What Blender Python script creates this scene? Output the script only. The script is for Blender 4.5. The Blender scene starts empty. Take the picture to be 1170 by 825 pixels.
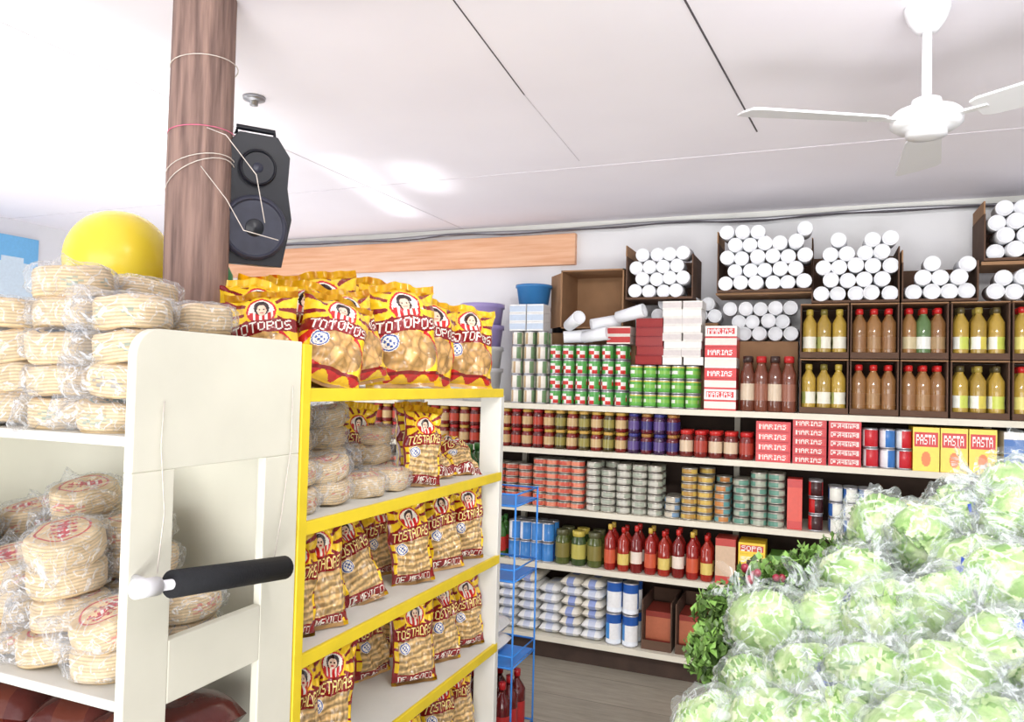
import bpy, math, random
import numpy as np
from mathutils import Vector, Matrix, noise
R=random.Random(11)
pi=math.pi
scene=bpy.context.scene
# ------------------------------------------------------------ colour helper
def lin(c):
    out=[]
    for x in c[:3]:
        x=max(0,min(255,x))/255.0
        out.append(x/12.92 if x<=0.04045 else ((x+0.055)/1.055)**2.4)
    return (out[0],out[1],out[2],1.0)
# ------------------------------------------------------------ materials
MATS={}
def nt(m):
    m.use_nodes=True; t=m.node_tree; t.nodes.clear(); return t,t.nodes,t.links
def mat(name,col,rough=0.6,metal=0.0,nscale=20,namt=0.12,bump=0.0,col2=None,stretch=(1,1,1),spec=0.5):
    m=bpy.data.materials.new(name); t,N,L=nt(m)
    out=N.new('ShaderNodeOutputMaterial'); b=N.new('ShaderNodeBsdfPrincipled')
    L.new(b.outputs[0],out.inputs[0])
    tc=N.new('ShaderNodeTexCoord'); mp=N.new('ShaderNodeMapping'); mp.inputs['Scale'].default_value=stretch
    no=N.new('ShaderNodeTexNoise'); no.inputs['Scale'].default_value=nscale; no.inputs['Detail'].default_value=5
    L.new(tc.outputs['Object'],mp.inputs[0]); L.new(mp.outputs[0],no.inputs['Vector'])
    r=N.new('ShaderNodeValToRGB'); r.color_ramp.elements[0].position=0.3; r.color_ramp.elements[1].position=0.7
    c=lin(col); k=1-namt
    r.color_ramp.elements[0].color=lin(col2) if col2 else (c[0]*k,c[1]*k,c[2]*k,1)
    r.color_ramp.elements[1].color=c
    L.new(no.outputs[0],r.inputs[0]); L.new(r.outputs[0],b.inputs['Base Color'])
    b.inputs['Roughness'].default_value=rough; b.inputs['Metallic'].default_value=metal
    b.inputs['Specular IOR Level'].default_value=spec
    if bump:
        bp=N.new('ShaderNodeBump'); bp.inputs['Strength'].default_value=bump; bp.inputs['Distance'].default_value=0.01
        L.new(no.outputs[0],bp.inputs['Height']); L.new(bp.outputs[0],b.inputs['Normal'])
    MATS[name]=m; return m
def printmat(name,rough,metal=0,coat=0,bump=0.0,spec=0.5):
    m=bpy.data.materials.new(name); t,N,L=nt(m)
    out=N.new('ShaderNodeOutputMaterial'); b=N.new('ShaderNodeBsdfPrincipled'); L.new(b.outputs[0],out.inputs[0])
    a=N.new('ShaderNodeAttribute'); a.attribute_name='Col'
    no=N.new('ShaderNodeTexNoise'); no.inputs['Scale'].default_value=60
    tc=N.new('ShaderNodeTexCoord'); L.new(tc.outputs['Object'],no.inputs['Vector'])
    mr=N.new('ShaderNodeMapRange'); mr.inputs['To Min'].default_value=0.88; mr.inputs['To Max'].default_value=1.08
    L.new(no.outputs[0],mr.inputs['Value'])
    mx=N.new('ShaderNodeVectorMath'); mx.operation='SCALE'
    L.new(a.outputs['Color'],mx.inputs[0]); L.new(mr.outputs[0],mx.inputs['Scale']); L.new(mx.outputs[0],b.inputs['Base Color'])
    b.inputs['Roughness'].default_value=rough; b.inputs['Metallic'].default_value=metal
    b.inputs['Coat Weight'].default_value=coat; b.inputs['Specular IOR Level'].default_value=spec
    if bump:
        bp=N.new('ShaderNodeBump'); bp.inputs['Strength'].default_value=bump; bp.inputs['Distance'].default_value=0.004
        L.new(no.outputs[0],bp.inputs['Height']); L.new(bp.outputs[0],b.inputs['Normal'])
    MATS[name]=m
def film(name,base=0.08,amp=0.5,scale=18,tint=(255,255,255),fac=0.3,rough=0.2):
    m=bpy.data.materials.new(name); t,N,L=nt(m)
    out=N.new('ShaderNodeOutputMaterial'); mix=N.new('ShaderNodeMixShader')
    tr=N.new('ShaderNodeBsdfTransparent'); b=N.new('ShaderNodeBsdfPrincipled')
    b.inputs['Base Color'].default_value=lin(tint); b.inputs['Roughness'].default_value=rough; b.inputs['Specular IOR Level'].default_value=0.9
    tc=N.new('ShaderNodeTexCoord'); no=N.new('ShaderNodeTexNoise'); no.inputs['Scale'].default_value=scale
    no.inputs['Detail'].default_value=3; no.inputs['Distortion'].default_value=2.0
    L.new(tc.outputs['Object'],no.inputs['Vector'])
    r=N.new('ShaderNodeValToRGB'); e=r.color_ramp.elements
    e[0].position=0.465; e[0].color=(0,0,0,1); e[1].position=0.535; e[1].color=(0,0,0,1)
    x=r.color_ramp.elements.new(0.5); x.color=(1,1,1,1)
    L.new(no.outputs[0],r.inputs[0])
    lw=N.new('ShaderNodeLayerWeight'); lw.inputs['Blend'].default_value=0.3
    m1=N.new('ShaderNodeMath'); m1.operation='MULTIPLY_ADD'; m1.inputs[1].default_value=amp; m1.inputs[2].default_value=base
    L.new(r.outputs[0],m1.inputs[0])
    m2=N.new('ShaderNodeMath'); m2.operation='MULTIPLY_ADD'; m2.inputs[1].default_value=fac; m2.use_clamp=True
    L.new(lw.outputs['Facing'],m2.inputs[0]); L.new(m1.outputs[0],m2.inputs[2])
    bp=N.new('ShaderNodeBump'); bp.inputs['Strength'].default_value=0.8; bp.inputs['Distance'].default_value=0.01
    L.new(no.outputs[0],bp.inputs['Height']); L.new(bp.outputs[0],b.inputs['Normal'])
    L.new(m2.outputs[0],mix.inputs[0]); L.new(tr.outputs[0],mix.inputs[1]); L.new(b.outputs[0],mix.inputs[2]); L.new(mix.outputs[0],out.inputs[0])
    MATS[name]=m
printmat('print_matte',0.6); printmat('print_gloss',0.3); printmat('print_metal',0.3,metal=0.7)
printmat('print_glass',0.08,coat=0.5); printmat('print_bag',0.22,coat=0.4,bump=0.3); printmat('leafy',0.45,bump=0.4)
film('plastic_film',0.06,0.45,18,(236,240,246),fac=.22); film('lettuce_film',0.05,0.40,9,(232,240,242),fac=.18,rough=.12)
mat('cream_paint',(230,228,212),0.45,nscale=5,namt=0.08)
mat('white_paint',(226,226,220),0.5,nscale=8,namt=0.08)
mat('yellow_paint',(244,216,50),0.4,nscale=12,namt=0.12)
mat('shelf_paint',(230,224,206),0.5,nscale=6,namt=0.12)
mat('dark_wood',(70,52,42),0.8,nscale=10,namt=0.4)
mat('post_wood',(164,134,122),0.75,nscale=9,namt=0.5,bump=0.6,col2=(104,82,76),stretch=(6,6,0.5))
mat('pine',(242,194,158),0.55,nscale=5,col2=(224,162,122),stretch=(0.6,3,9))
mat('black_plastic',(20,22,32),0.35,nscale=30,namt=0.3)
mat('speaker_cone',(52,54,70),0.4,nscale=30,namt=0.3)
mat('foam_grip',(18,20,26),0.75,nscale=200,namt=0.3,bump=0.2)
mat('white_plastic',(222,222,226),0.35,nscale=5,namt=0.03)
mat('foam_cup',(240,242,246),0.6,nscale=30,namt=0.03)
mat('cardboard',(158,120,86),0.8,nscale=12,namt=0.15)
mat('cardboard_dark',(98,72,56),0.85,nscale=12,namt=0.2)
mat('yellow_balloon',(255,228,70),0.25,nscale=2,namt=0.03)
mat('blue_wire',(60,140,225),0.35,nscale=5,namt=0.05)
mat('blue_plastic',(50,120,180),0.35,nscale=5,namt=0.08)
mat('purple_plastic',(165,150,205),0.35,nscale=5,namt=0.08)
mat('grey_metal',(160,160,165),0.35,metal=0.6,nscale=5,namt=0.1)
mat('twine',(225,215,205),0.8,nscale=90,namt=0.2)
mat('pink_twine',(230,120,150),0.8,nscale=90,namt=0.2)
mat('dark_gap',(88,82,88),0.9,nscale=30,namt=0.2)
mat('seam_grey',(216,211,218),0.8,nscale=30,namt=0.15)
# ------------------------------------------------------------ mesh parts
class Part:
    def __init__(s): s.V=[];s.F=[];s.C=[];s.M=[];s.S=[]
    def face(s,idx,col=(200,200,200),m='print_matte',sm=False):
        s.F.append(tuple(idx)); s.C.append(lin(col)); s.M.append(m); s.S.append(sm)
    def join(s,p,M=None):
        o=len(s.V)
        if M is None: s.V.extend(p.V)
        else: s.V.extend([tuple(M@Vector(v)) for v in p.V])
        s.F.extend([tuple(i+o for i in f) for f in p.F]); s.C.extend(p.C); s.M.extend(p.M); s.S.extend(p.S)
        return s
    def mesh(s,name):
        me=bpy.data.meshes.new(name); me.from_pydata([tuple(v) for v in s.V],[],s.F)
        names=[]; idx=[]
        for x in s.M:
            if x not in names: names.append(x)
            idx.append(names.index(x))
        for n in names: me.materials.append(MATS[n])
        me.polygons.foreach_set('material_index',idx); me.polygons.foreach_set('use_smooth',s.S)
        a=me.color_attributes.new('Col','FLOAT_COLOR','CORNER')
        tot=np.array([len(f) for f in s.F]); C=np.repeat(np.array(s.C,dtype=np.float32),tot,axis=0)
        a.data.foreach_set('color',C.ravel()); me.update(); return me
    def obj(s,name,parent=None,bevel=0,loc=None):
        o=bpy.data.objects.new(name,s.mesh(name)); scene.collection.objects.link(o)
        if bevel:
            b=o.modifiers.new('bevel','BEVEL'); b.width=bevel; b.segments=2; b.limit_method='ANGLE'
        if parent: o.parent=parent
        return o
def empty(name,loc=(0,0,0)):
    e=bpy.data.objects.new(name,None); e.location=loc; e.empty_display_size=0.1; scene.collection.objects.link(e); return e
def T(x,y,z): return Matrix.Translation((x,y,z))
def RX(a): return Matrix.Rotation(a,4,'X')
def RY(a): return Matrix.Rotation(a,4,'Y')
def RZ(a): return Matrix.Rotation(a,4,'Z')
def SC(x,y,z): return Matrix.Diagonal((x,y,z,1))
def box(x0,x1,y0,y1,z0,z1,m='print_matte',col=(200,200,200),front=None,nx=1,nz=1,side=None,top=None):
    p=Part(); p.V=[(x0,y0,z0),(x1,y0,z0),(x1,y1,z0),(x0,y1,z0),(x0,y0,z1),(x1,y0,z1),(x1,y1,z1),(x0,y1,z1)]
    sd=side or col
    p.face((3,2,1,0),col,m);p.face((4,5,6,7),top or col,m);p.face((1,2,6,5),sd,m);p.face((2,3,7,6),col,m);p.face((3,0,4,7),sd,m)
    if front:
        o=len(p.V)
        for j in range(nz+1):
            for i in range(nx+1): p.V.append((x0+(x1-x0)*i/nx,y0,z0+(z1-z0)*j/nz))
        for j in range(nz):
            for i in range(nx):
                a=o+j*(nx+1)+i; p.face((a,a+1,a+nx+2,a+nx+1),front((i+.5)/nx,(j+.5)/nz),m)
    else: p.face((0,1,5,4),col,m)
    return p
def lathe(prof,n=16,paint=None,cap=True,sm=True):
    p=Part()
    for r,z,c,m in prof:
        for i in range(n):
            a=2*pi*i/n; p.V.append((r*math.cos(a),r*math.sin(a),z))
    for k in range(len(prof)-1):
        for i in range(n):
            j=(i+1)%n; c=prof[k][2]; m=prof[k][3]
            if callable(c): c=c((i+.5)/n)
            p.face((k*n+i,k*n+j,(k+1)*n+j,(k+1)*n+i),c,m,sm)
    if cap:
        c=prof[0][2]; c=c(0) if callable(c) else c
        if prof[0][0]>1e-4: p.face(tuple(reversed(range(n))),c,prof[0][3])
        k=len(prof)-1; c=prof[k][2]; c=c(0) if callable(c) else c
        if prof[k][0]>1e-4: p.face(tuple(k*n+i for i in range(n)),c,prof[k][3])
    return p
def simple_lathe(pr,m,n=24,col=(200,200,200)): return lathe([(r,z,col,m) for r,z in pr],n)
def tube(pts,r,m,n=8,closed=False,col=(200,200,200)):
    p=Part(); P=[Vector(q) for q in pts]; k=len(P)
    for i,q in enumerate(P):
        if closed: d=(P[(i+1)%k]-P[i-1])
        else: d=P[min(i+1,k-1)]-P[max(i-1,0)]
        d.normalize(); up=Vector((0,0,1)) if abs(d.z)<0.9 else Vector((1,0,0))
        a=d.cross(up).normalized(); b=d.cross(a)
        for j in range(n):
            t=2*pi*j/n; p.V.append(tuple(q+a*r*math.cos(t)+b*r*math.sin(t)))
    for i in range(k if closed else k-1):
        i2=(i+1)%k
        for j in range(n):
            j2=(j+1)%n; p.face((i*n+j,i2*n+j,i2*n+j2,i*n+j2),col,m,True)
    if not closed:
        p.face(tuple(range(n)),col,m); p.face(tuple((k-1)*n+j for j in reversed(range(n))),col,m)
    return p
def prism(pts,axis,a0,a1,m,col=(200,200,200)):
    p=Part(); n=len(pts)
    for a in (a0,a1):
        for q in pts: p.V.append((a,q[0],q[1]) if axis=='X' else (q[0],a,q[1]))
    p.face(tuple(reversed(range(n))),col,m); p.face(tuple(range(n,2*n)),col,m)
    for i in range(n):
        j=(i+1)%n; p.face((i,j,n+j,n+i),col,m)
    return p
# ------------------------------------------------------------ bitmap font
FONT={'T':"11111 00100 00100 00100 00100 00100 00100",'O':"01110 10001 10001 10001 10001 10001 01110",'S':"01111 10000 10000 01110 00001 00001 11110",
'A':"01110 10001 10001 11111 10001 10001 10001",'D':"11110 10001 10001 10001 10001 10001 11110",'P':"11110 10001 10001 11110 10000 10000 10000",
'E':"11111 10000 10000 11110 10000 10000 11111",'M':"10001 11011 10101 10101 10001 10001 10001",'X':"10001 10001 01010 00100 01010 10001 10001",
'I':"111 010 010 010 010 010 111",'C':"01111 10000 10000 10000 10000 10000 01111",'N':"10001 11001 10101 10011 10001 10001 10001",'H':"10001 10001 10001 11111 10001 10001 10001",'R':"11110 10001 10001 11110 10100 10010 10001",'L':"10000 10000 10000 10000 10000 10000 11111",' ':"000 000 000 000 000 000 000"}
TM={}
def text_hit(s,u,v):
    if not(0<=u<1 and 0<=v<1): return False
    if s not in TM:
        rows=['']*7
        for ch in s:
            g=FONT[ch].split()
            for i in range(7): rows[i]+=g[i]+'0'
        TM[s]=rows
    r=TM[s]; row_=r[min(6,int((1-v)*7))]; return row_[min(len(row_)-1,int(u*len(row_)))]=='1'
# ------------------------------------------------------------ room
def roommat(name,col,col2,rough=0.7,scale=1.5):
    return mat(name,col,rough,nscale=scale,col2=col2,bump=0.05)
roommat('ceiling_white',(245,241,248),(239,235,243)); roommat('wall_white',(240,240,240),(228,228,232))
roommat('wall_pale',(236,238,242),(226,228,236))
m=bpy.data.materials.new('floor_planks'); t,N,L=nt(m)
out=N.new('ShaderNodeOutputMaterial'); b=N.new('ShaderNodeBsdfPrincipled'); L.new(b.outputs[0],out.inputs[0])
tc=N.new('ShaderNodeTexCoord'); br=N.new('ShaderNodeTexBrick'); L.new(tc.outputs['Object'],br.inputs['Vector'])
br.inputs['Scale'].default_value=1.0; br.inputs['Brick Width'].default_value=3.2; br.inputs['Row Height'].default_value=0.3
br.inputs['Mortar Size'].default_value=0.002; br.inputs['Color1'].default_value=lin((166,158,142)); br.inputs['Color2'].default_value=lin((156,149,134)); br.inputs['Mortar'].default_value=lin((110,104,94))
mp=N.new('ShaderNodeMapping'); mp.inputs['Scale'].default_value=(1.5,12,1); L.new(tc.outputs['Object'],mp.inputs[0])
no=N.new('ShaderNodeTexNoise'); no.inputs['Scale'].default_value=3; no.inputs['Detail'].default_value=9; no.inputs['Roughness'].default_value=.7; L.new(mp.outputs[0],no.inputs['Vector'])
mr=N.new('ShaderNodeMapRange'); mr.inputs['To Min'].default_value=0.4; mr.inputs['To Max'].default_value=1.3; L.new(no.outputs[0],mr.inputs['Value'])
vm=N.new('ShaderNodeVectorMath'); vm.operation='SCALE'; L.new(br.outputs['Color'],vm.inputs[0]); L.new(mr.outputs[0],vm.inputs['Scale']); L.new(vm.outputs[0],b.inputs['Base Color'])
b.inputs['Roughness'].default_value=0.6; MATS['floor_planks']=m
WL,WR,WB,CH,YF=-5.0,2.6,4.45,2.55,-3.0
box(WL-.1,WR+.1,YF,WB+.1,-0.1,0,'floor_planks').obj('floor')
box(WL-.1,WR+.1,YF,WB+.1,CH,CH+.1,'ceiling_white').obj('ceiling')
box(WL-.1,WR+.1,WB,WB+.1,0,CH,'wall_white').obj('wall_back')
box(WL-.1,WL,YF,WB,0,CH,'wall_pale').obj('wall_left')
box(WR,WR+.1,YF,WB,0,CH,'wall_white').obj('wall_right')
def seam(a,b_,w,name):
    a=Vector(a);b_=Vector(b_);d=(b_-a).normalized();n_=Vector((-d.y,d.x,0))*w/2
    z=Vector((0,0,CH-0.002)); q=Part()
    q.V=[tuple(a-n_+z),tuple(b_-n_+z),tuple(b_+n_+z),tuple(a+n_+z)]
    q.V+=[(v[0],v[1],CH) for v in q.V]
    for f in ((0,1,2,3),(4,7,6,5),(0,4,5,1),(1,5,6,2),(2,6,7,3),(3,7,4,0)): q.face(f,(90,85,92),name)
    return q
seam((-.84,1.0,0),(-.97,2.4,0),.0035,'dark_gap').obj('trim_1')
seam((-.42,1.0,0),(-.247,3.04,0),.0055,'dark_gap').obj('trim_2')
seam((-.97,2.4,0),(-1.02,3.2,0),.0025,'seam_grey').obj('trim_3')
seam((-2.2,.5,0),(-2.2,4.45,0),.0025,'seam_grey').obj('trim_4')
seam((-5,3.3,0),(2.6,3.3,0),.0015,'seam_grey').obj('trim_5')
pts=[(-3.9,4.40,2.49)]+[(x,4.40,2.505+0.006*math.sin(x*5)) for x in np.arange(-3.7,2.6,.2)]
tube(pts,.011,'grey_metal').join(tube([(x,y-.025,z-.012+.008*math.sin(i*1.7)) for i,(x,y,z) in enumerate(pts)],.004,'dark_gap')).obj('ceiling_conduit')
box(-5,2.6,4.435,4.45,2.515,2.55,'white_paint').obj('trim_8')
box(-4.3,-1.42,4.41,4.449,2.286,2.48,'pine').obj('wood_fascia_board',bevel=.003)
def bf(u,v): return (120,190,240) if v>.35+.3*math.sin(u*9) else (215,234,248)
B=box(-.75,.75,0,.02,0,.42,front=bf,nx=30,nz=12); q=Part().join(B,T(-4.98,2.75,2.02)@RZ(pi/2)); q.obj('blue_wall_banner')
# ------------------------------------------------------------ camera
psi=math.radians(22.45);pt=math.radians(1.6);rl=math.radians(1.43)
r0=Vector((math.cos(psi),math.sin(psi),0));f0=Vector((-math.sin(psi),math.cos(psi),0));zz=Vector((0,0,1))
Fv=f0*math.cos(pt)+zz*math.sin(pt);U0=-f0*math.sin(pt)+zz*math.cos(pt)
Rv=r0*math.cos(rl)+U0*math.sin(rl);Uv=-r0*math.sin(rl)+U0*math.cos(rl)
cam=bpy.data.cameras.new('camera');cam.sensor_width=36;cam.lens=26.43;cam.clip_start=.05
co=bpy.data.objects.new('camera',cam);scene.collection.objects.link(co)
Mc=Matrix.Identity(4)
for i in range(3): Mc[i][0]=Rv[i];Mc[i][1]=Uv[i];Mc[i][2]=-Fv[i]
co.matrix_world=T(0,0,1.55)@Mc; scene.camera=co
# ------------------------------------------------------------ grocery shelving
SZ=[1.43,1.18,.85,.54,.14]
p=Part(); SX0,SX1=-2.9,1.7
for z in SZ:
    p.join(box(SX0,SX1,4.0,4.40,z-.03,z,'shelf_paint'))
for x in (-2.9,-1.72,-.45,.75,1.68): p.join(box(x,x+.03,4.37,4.42,.0,1.43,'shelf_paint'))
p.join(box(SX0,SX0+.025,4.0,4.4,0,1.43,'shelf_paint')); p.join(box(SX1-.025,SX1,4.0,4.4,0,1.43,'shelf_paint'))
p.join(box(SX0,SX1,4.06,4.09,0,.11,'dark_wood')); p.join(box(SX0,SX1,4.405,4.42,0.02,1.41,'dark_wood'))
p.obj('grocery_shelving')
def can(r,h,lab,rim=(190,190,195),n=14,rows=None):
    rows=rows or [(0,lab)]
    pr=[(r*.93,0,rim,'print_metal'),(r,.004,rim,'print_metal'),(r,.008,rim,'print_metal')]
    for f_,c in rows: pr.append((r*.985,.008+f_*(h-.016),c,'print_gloss'))
    pr+=[(r*.985,h-.008,rim,'print_metal'),(r,h-.006,rim,'print_metal'),(r,h-.001,rim,'print_metal'),(r*.92,h-.001,rim,'print_metal'),(r*.9,h-.004,rim,'print_metal')]
    return lathe(pr,n)
def jar(r,h,glass,label,lid,n=14):
    g='print_glass'
    return lathe([(r*.9,0,glass,g),(r,.006,glass,g),(r,h*.2,label,'print_gloss'),(r,h*.62,glass,g),(r,h*.74,glass,g),(r*.8,h*.82,glass,g),(r*.8,h*.84,lid,'print_gloss'),(r*.86,h*.85,lid,'print_gloss'),(r*.86,h*.99,lid,'print_gloss'),(r*.8,h,lid,'print_gloss')],n)
def bottle(r,h,glass,label,cap,lab=(.15,.5),n=14,neck=.35,shoulder=.68,waist=1.0):
    g='print_glass'
    return lathe([(r*.9,0,glass,g),(r,.008,glass,g),(r,h*lab[0],label,'print_gloss'),(r*waist,h*(lab[0]+lab[1])/2,label,'print_gloss'),(r,h*lab[1],glass,g),(r,h*shoulder,glass,g),(r*.8,h*(shoulder+.06),glass,g),(r*neck*1.1,h*(shoulder+.15),glass,g),(r*neck,h*.88,cap,'print_gloss'),(r*neck*1.25,h*.885,cap,'print_gloss'),(r*neck*1.25,h*.99,cap,'print_gloss'),(r*neck*.9,h,cap,'print_gloss')],n)
def stripes(*cs,rep=2,ph=0.0):
    return lambda u: cs[int(((u+ph)%1)*rep*len(cs))%len(cs)]
def row(P,parts,x0,x1,y,z,pitch,levels=1,h=0,deep=2,dz=0.0,jit=.002,dy=None,drop=0.0):
    n=max(1,int(round((x1-x0)/pitch)))
    pp=(x1-x0)/n
    for d in range(deep):
        for i in range(n):
            lv=levels-(1 if R.random()<drop else 0)
            part=parts[i%len(parts)] if len(parts)>1 else parts[0]
            for k in range(lv):
                P.join(part,T(x0+(i+.5)*pp+R.uniform(-jit,jit),y+d*(dy or pitch)+R.uniform(-jit,jit),z+k*h)@RZ(R.uniform(-.5,.5)))
P=Part()
white=(235,232,225)
c1=can(.033,.083,stripes((225,215,190),(190,160,120),(240,236,225),(120,150,110)))
row(P,[c1],-1.68,-1.45,4.055,1.43,.070,5,.083)
red=(205,50,45);grn=(80,160,75)
tom=can(.034,.084,None,rows=[(0,stripes(grn,white,red,grn,rep=2)),(.3,stripes(red,red,white,grn,rep=2)),(.6,stripes(white,white,grn,grn,rep=2)),(.8,(90,165,85))])
row(P,[tom],-1.44,-.985,4.055,1.43,.072,4,.085)
pea=can(.035,.076,None,rows=[(0,(100,175,75)),(.35,stripes((240,240,230),(130,185,75),rep=2)),(.65,(90,170,70)),(.9,(220,200,90))])
row(P,[pea],-.975,-.60,4.055,1.43,.074,3,.077)
P.obj('canned_vegetables')
def labelbox(w,d,h,c,c2,c3=None,text=None):
    def fr(u,v):
        if text and text_hit(text,(u-.1)/.8,(v-.25)/.5): return c3 or white
        if .22<v<.78 and .06<u<.94: return c2
        return c
    L_=len(text)*6 if text else 8
    return box(-w/2,w/2,-d/2,d/2,0,h,'print_gloss',c,front=fr,nx=int(L_/.8) if text else 8,nz=14 if text else 6)
P=Part()
for k in range(5): P.join(labelbox(.145,.14,.049,(140,30,35),(150,40,40),(230,190,160)),T(-.865+R.uniform(-.006,.006),4.09,1.663+k*.05)@RZ(R.uniform(-.04,.04)))
for k in range(8):
    for i in range(2): P.join(labelbox(.1,.14,.042,(232,228,222),(214,206,204) if k%2 else (238,236,234)),T(-.74+i*.103+R.uniform(-.006,.006),4.09,1.663+k*.0425)@RZ(R.uniform(-.05,.05)))
for k in range(2): P.join(labelbox(.13,.13,.047,(225,215,205),(190,60,60)),T(-1.03+R.uniform(-.01,.01),4.08,1.773+k*.048)@RZ(R.uniform(-.06,.06)))
for k in range(8):
    c=(210,45,50) if k%3!=1 else (240,235,230)
    P.join(labelbox(.16,.16,.054,c,(215,55,55) if k%2 else (236,225,215),(250,250,250) if k%2==1 else (205,35,40),text='MARIAS' if k%2 else None),T(-.49,4.10,1.43+k*.055))
for i in range(2):
    for k in range(3): P.join(labelbox(.1,.12,.05,(235,235,235),(195,210,228)),T(-1.635+i*.108,4.085,1.848+k*.051))
P.obj('biscuit_boxes')
P=Part()
sb=[bottle(.036,.285,(110,62,46),(215,195,170),(60,40,35),lab=(.2,.5),neck=.55),bottle(.036,.285,(120,66,48),(150,95,75),(190,40,40),lab=(.2,.5),neck=.55)]
row(P,sb,-.39,-.125,4.06,1.43,.066,1,0,2)
P.obj('sauce_bottles')
P=Part()
for (x0,x1,z1) in ((-1.42,-.98,1.86),(-.97,-.53,1.90),(-.52,-.12,1.80)):
    P.join(box(x0,x1,4.21,4.40,1.43,z1,'cardboard'))
P.obj('backstock_cartons')
P=Part()
def oil(glass,label,cap): return bottle(.034,.24,glass,label,cap,lab=(.18,.42),neck=.4,shoulder=.7,waist=.95)
lb1=stripes((232,228,190),(160,165,90),(236,232,215),rep=1)
yg=(188,156,66); yg2=(172,142,62); ab=(146,104,62); ab2=(160,116,68)
oils=[[oil(yg,lb1,(190,165,70)),oil(yg2,lb1,(120,110,50))],
 [oil(ab,(150,108,70),(205,40,40)),oil(ab2,(168,130,88),(200,40,38))],
 [oil(ab2,(205,190,150),(200,35,38)),oil((95,125,75),(238,240,232),(190,50,40)),oil(ab,(170,140,100),(200,35,38))],
 [oil(yg,stripes((245,245,235),(205,215,95),rep=2),(90,80,50)),oil(yg2,stripes((245,245,240),(220,205,90),rep=2),(170,150,70))],
 [oil(yg,(235,225,130),(200,40,38))]]
cols=[(-.105,.118),(.125,.338),(.345,.545),(.555,.79),(.80,1.03)]
def carton(x0,x1,z,h,d=.28,y=4.03,lip=.05,mt='cardboard_dark'):
    q=Part(); t_=.006
    q.join(box(x0,x1,y,y+d,z,z+t_,mt)); q.join(box(x0,x0+t_,y,y+d,z+t_,z+h,mt)); q.join(box(x1-t_,x1,y,y+d,z+t_,z+h,mt)); q.join(box(x0+t_,x1-t_,y+d-t_,y+d,z+t_,z+h,mt))
    q.join(box(x0+t_,x1-t_,y,y+t_,z+t_,z+lip,mt))
    return q
for lv in range(2):
    z=1.432+lv*.275
    for ci,(x0,x1) in enumerate(cols):
        P.join(carton(x0,x1,z,.262,lip=.03)); P.join(box(x0,x1,4.03,4.31,z+.264,z+.27,'cardboard'))
        src=oils[ci if not(lv==0 and ci==2) else 1]
        row(P,src,x0+.008,x1-.008,4.075,z+.006,.071,1,0,2,jit=.001)
P.obj('cooking_oil_cartons')
cupm='foam_cup'
cup=Part().join(simple_lathe([(.0365,-.13),(.0375,0),(.0365,.004),(.033,.004),(.031,-.006),(.0005,-.007)],cupm,18),RX(pi/2))
P=Part()
def cups(x0,x1,z0,z1,y,heap=0,jit=.005):
    pitch=.076;rh=.067;nr=int((z1-z0)/rh)
    for k in range(nr):
        off=(k%2)*.038; n=int((x1-x0-off)/pitch+.3)
        for i in range(n):
            if k>=nr-heap and R.random()<.28*(k-nr+heap+1): continue
            P.join(cup,T(x0+.039+off+i*pitch+R.uniform(-jit,jit),y+R.uniform(-.03,.02),z0+.04+k*rh+R.uniform(-jit,jit)*.6)@RZ(R.uniform(-.08,.08))@RX(R.uniform(-.05,.05)))
def cupbox(x0,x1,z0,bh,z1,heap=1):
    P.join(carton(x0-.01,x1+.01,z0,bh,d=.3,y=4.06,lip=.012))
    P.join(box(x0-.012,x0-.006,4.06,4.34,z0+bh,z0+bh+.06,'cardboard'))
cb=[(-1.0,-.655,2.02,.24,2.30,1),(-.51,-.06,2.05,.26,2.40,1),(-.045,.33,1.985,.27,2.33,1),(.36,.66,1.985,.19,2.24,1),(.70,1.02,2.17,.22,2.45,0)]
for c_ in cb:
    cupbox(*c_); cups(c_[0],c_[1],c_[2]+.006,c_[4],4.07,c_[5])
cups(-.89,-.53,1.90,2.05,4.19,1)
cups(-.50,-.13,1.80,2.04,4.19,0)
cups(.70,1.02,1.985,2.13,4.08,0)
P.join(box(.68,1.04,4.06,4.34,2.15,2.165,'cardboard'))
P.join(box(-.53,-.05,4.10,4.36,2.04,2.05,'cardboard'))
P.obj('foam_cup_boxes')
P=Part()
x0,x1,y0,y1,z0,z1=-1.40,-1.03,4.10,4.40,1.865,2.20
for b_ in ((x0,x1,y0,y1,z0,z0+.008),(x0,x1,y0,y1,z1-.008,z1),(x0,x0+.008,y0,y1,z0,z1),(x1-.008,x1,y0,y1,z0,z1),(x0,x1,y1-.008,y1,z0,z1)): P.join(box(*b_,'cardboard'))
P.join(box(-.17,0,0,.006,0,.31,'cardboard'),T(x0,y0,z0+.01)@RZ(-.9))
P.obj('open_cardboard_box')
P=Part()
lc=simple_lathe([(.033,0),(.038,.16),(.035,.165),(.03,.15),(.0005,.15)],cupm,18)
for (x,z,a,b_) in ((-1.36,1.812,1.5,.3),(-1.24,1.812,1.45,-.3),(-1.2,1.88,1.4,.5),(-1.33,1.878,1.35,-.9),(-1.05,1.92,1.35,-.2)):
    P.join(lc,T(x,4.05,z)@RZ(b_)@RY(a))
P.obj('loose_foam_cups')
def tub(r,h,m,lid=None):
    return simple_lathe([(r*.82,0),(r*.97,h*.86),(r*1.04,h*.87),(r*1.04,h),(r*.98,h),(r*.95,h*.9),(.001,h*.9)],m,28)
P=Part()
P.join(tub(.105,.12,'blue_plastic'),T(-1.585,4.15,2.003)); P.obj('blue_plastic_tub')
P=Part(); 
for k in range(4): P.join(tub(.13,.2,'white_plastic' if k<2 else 'purple_plastic'),T(-1.93,4.18,1.43+k*.13))
P.obj('stacked_plastic_tubs')
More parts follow.
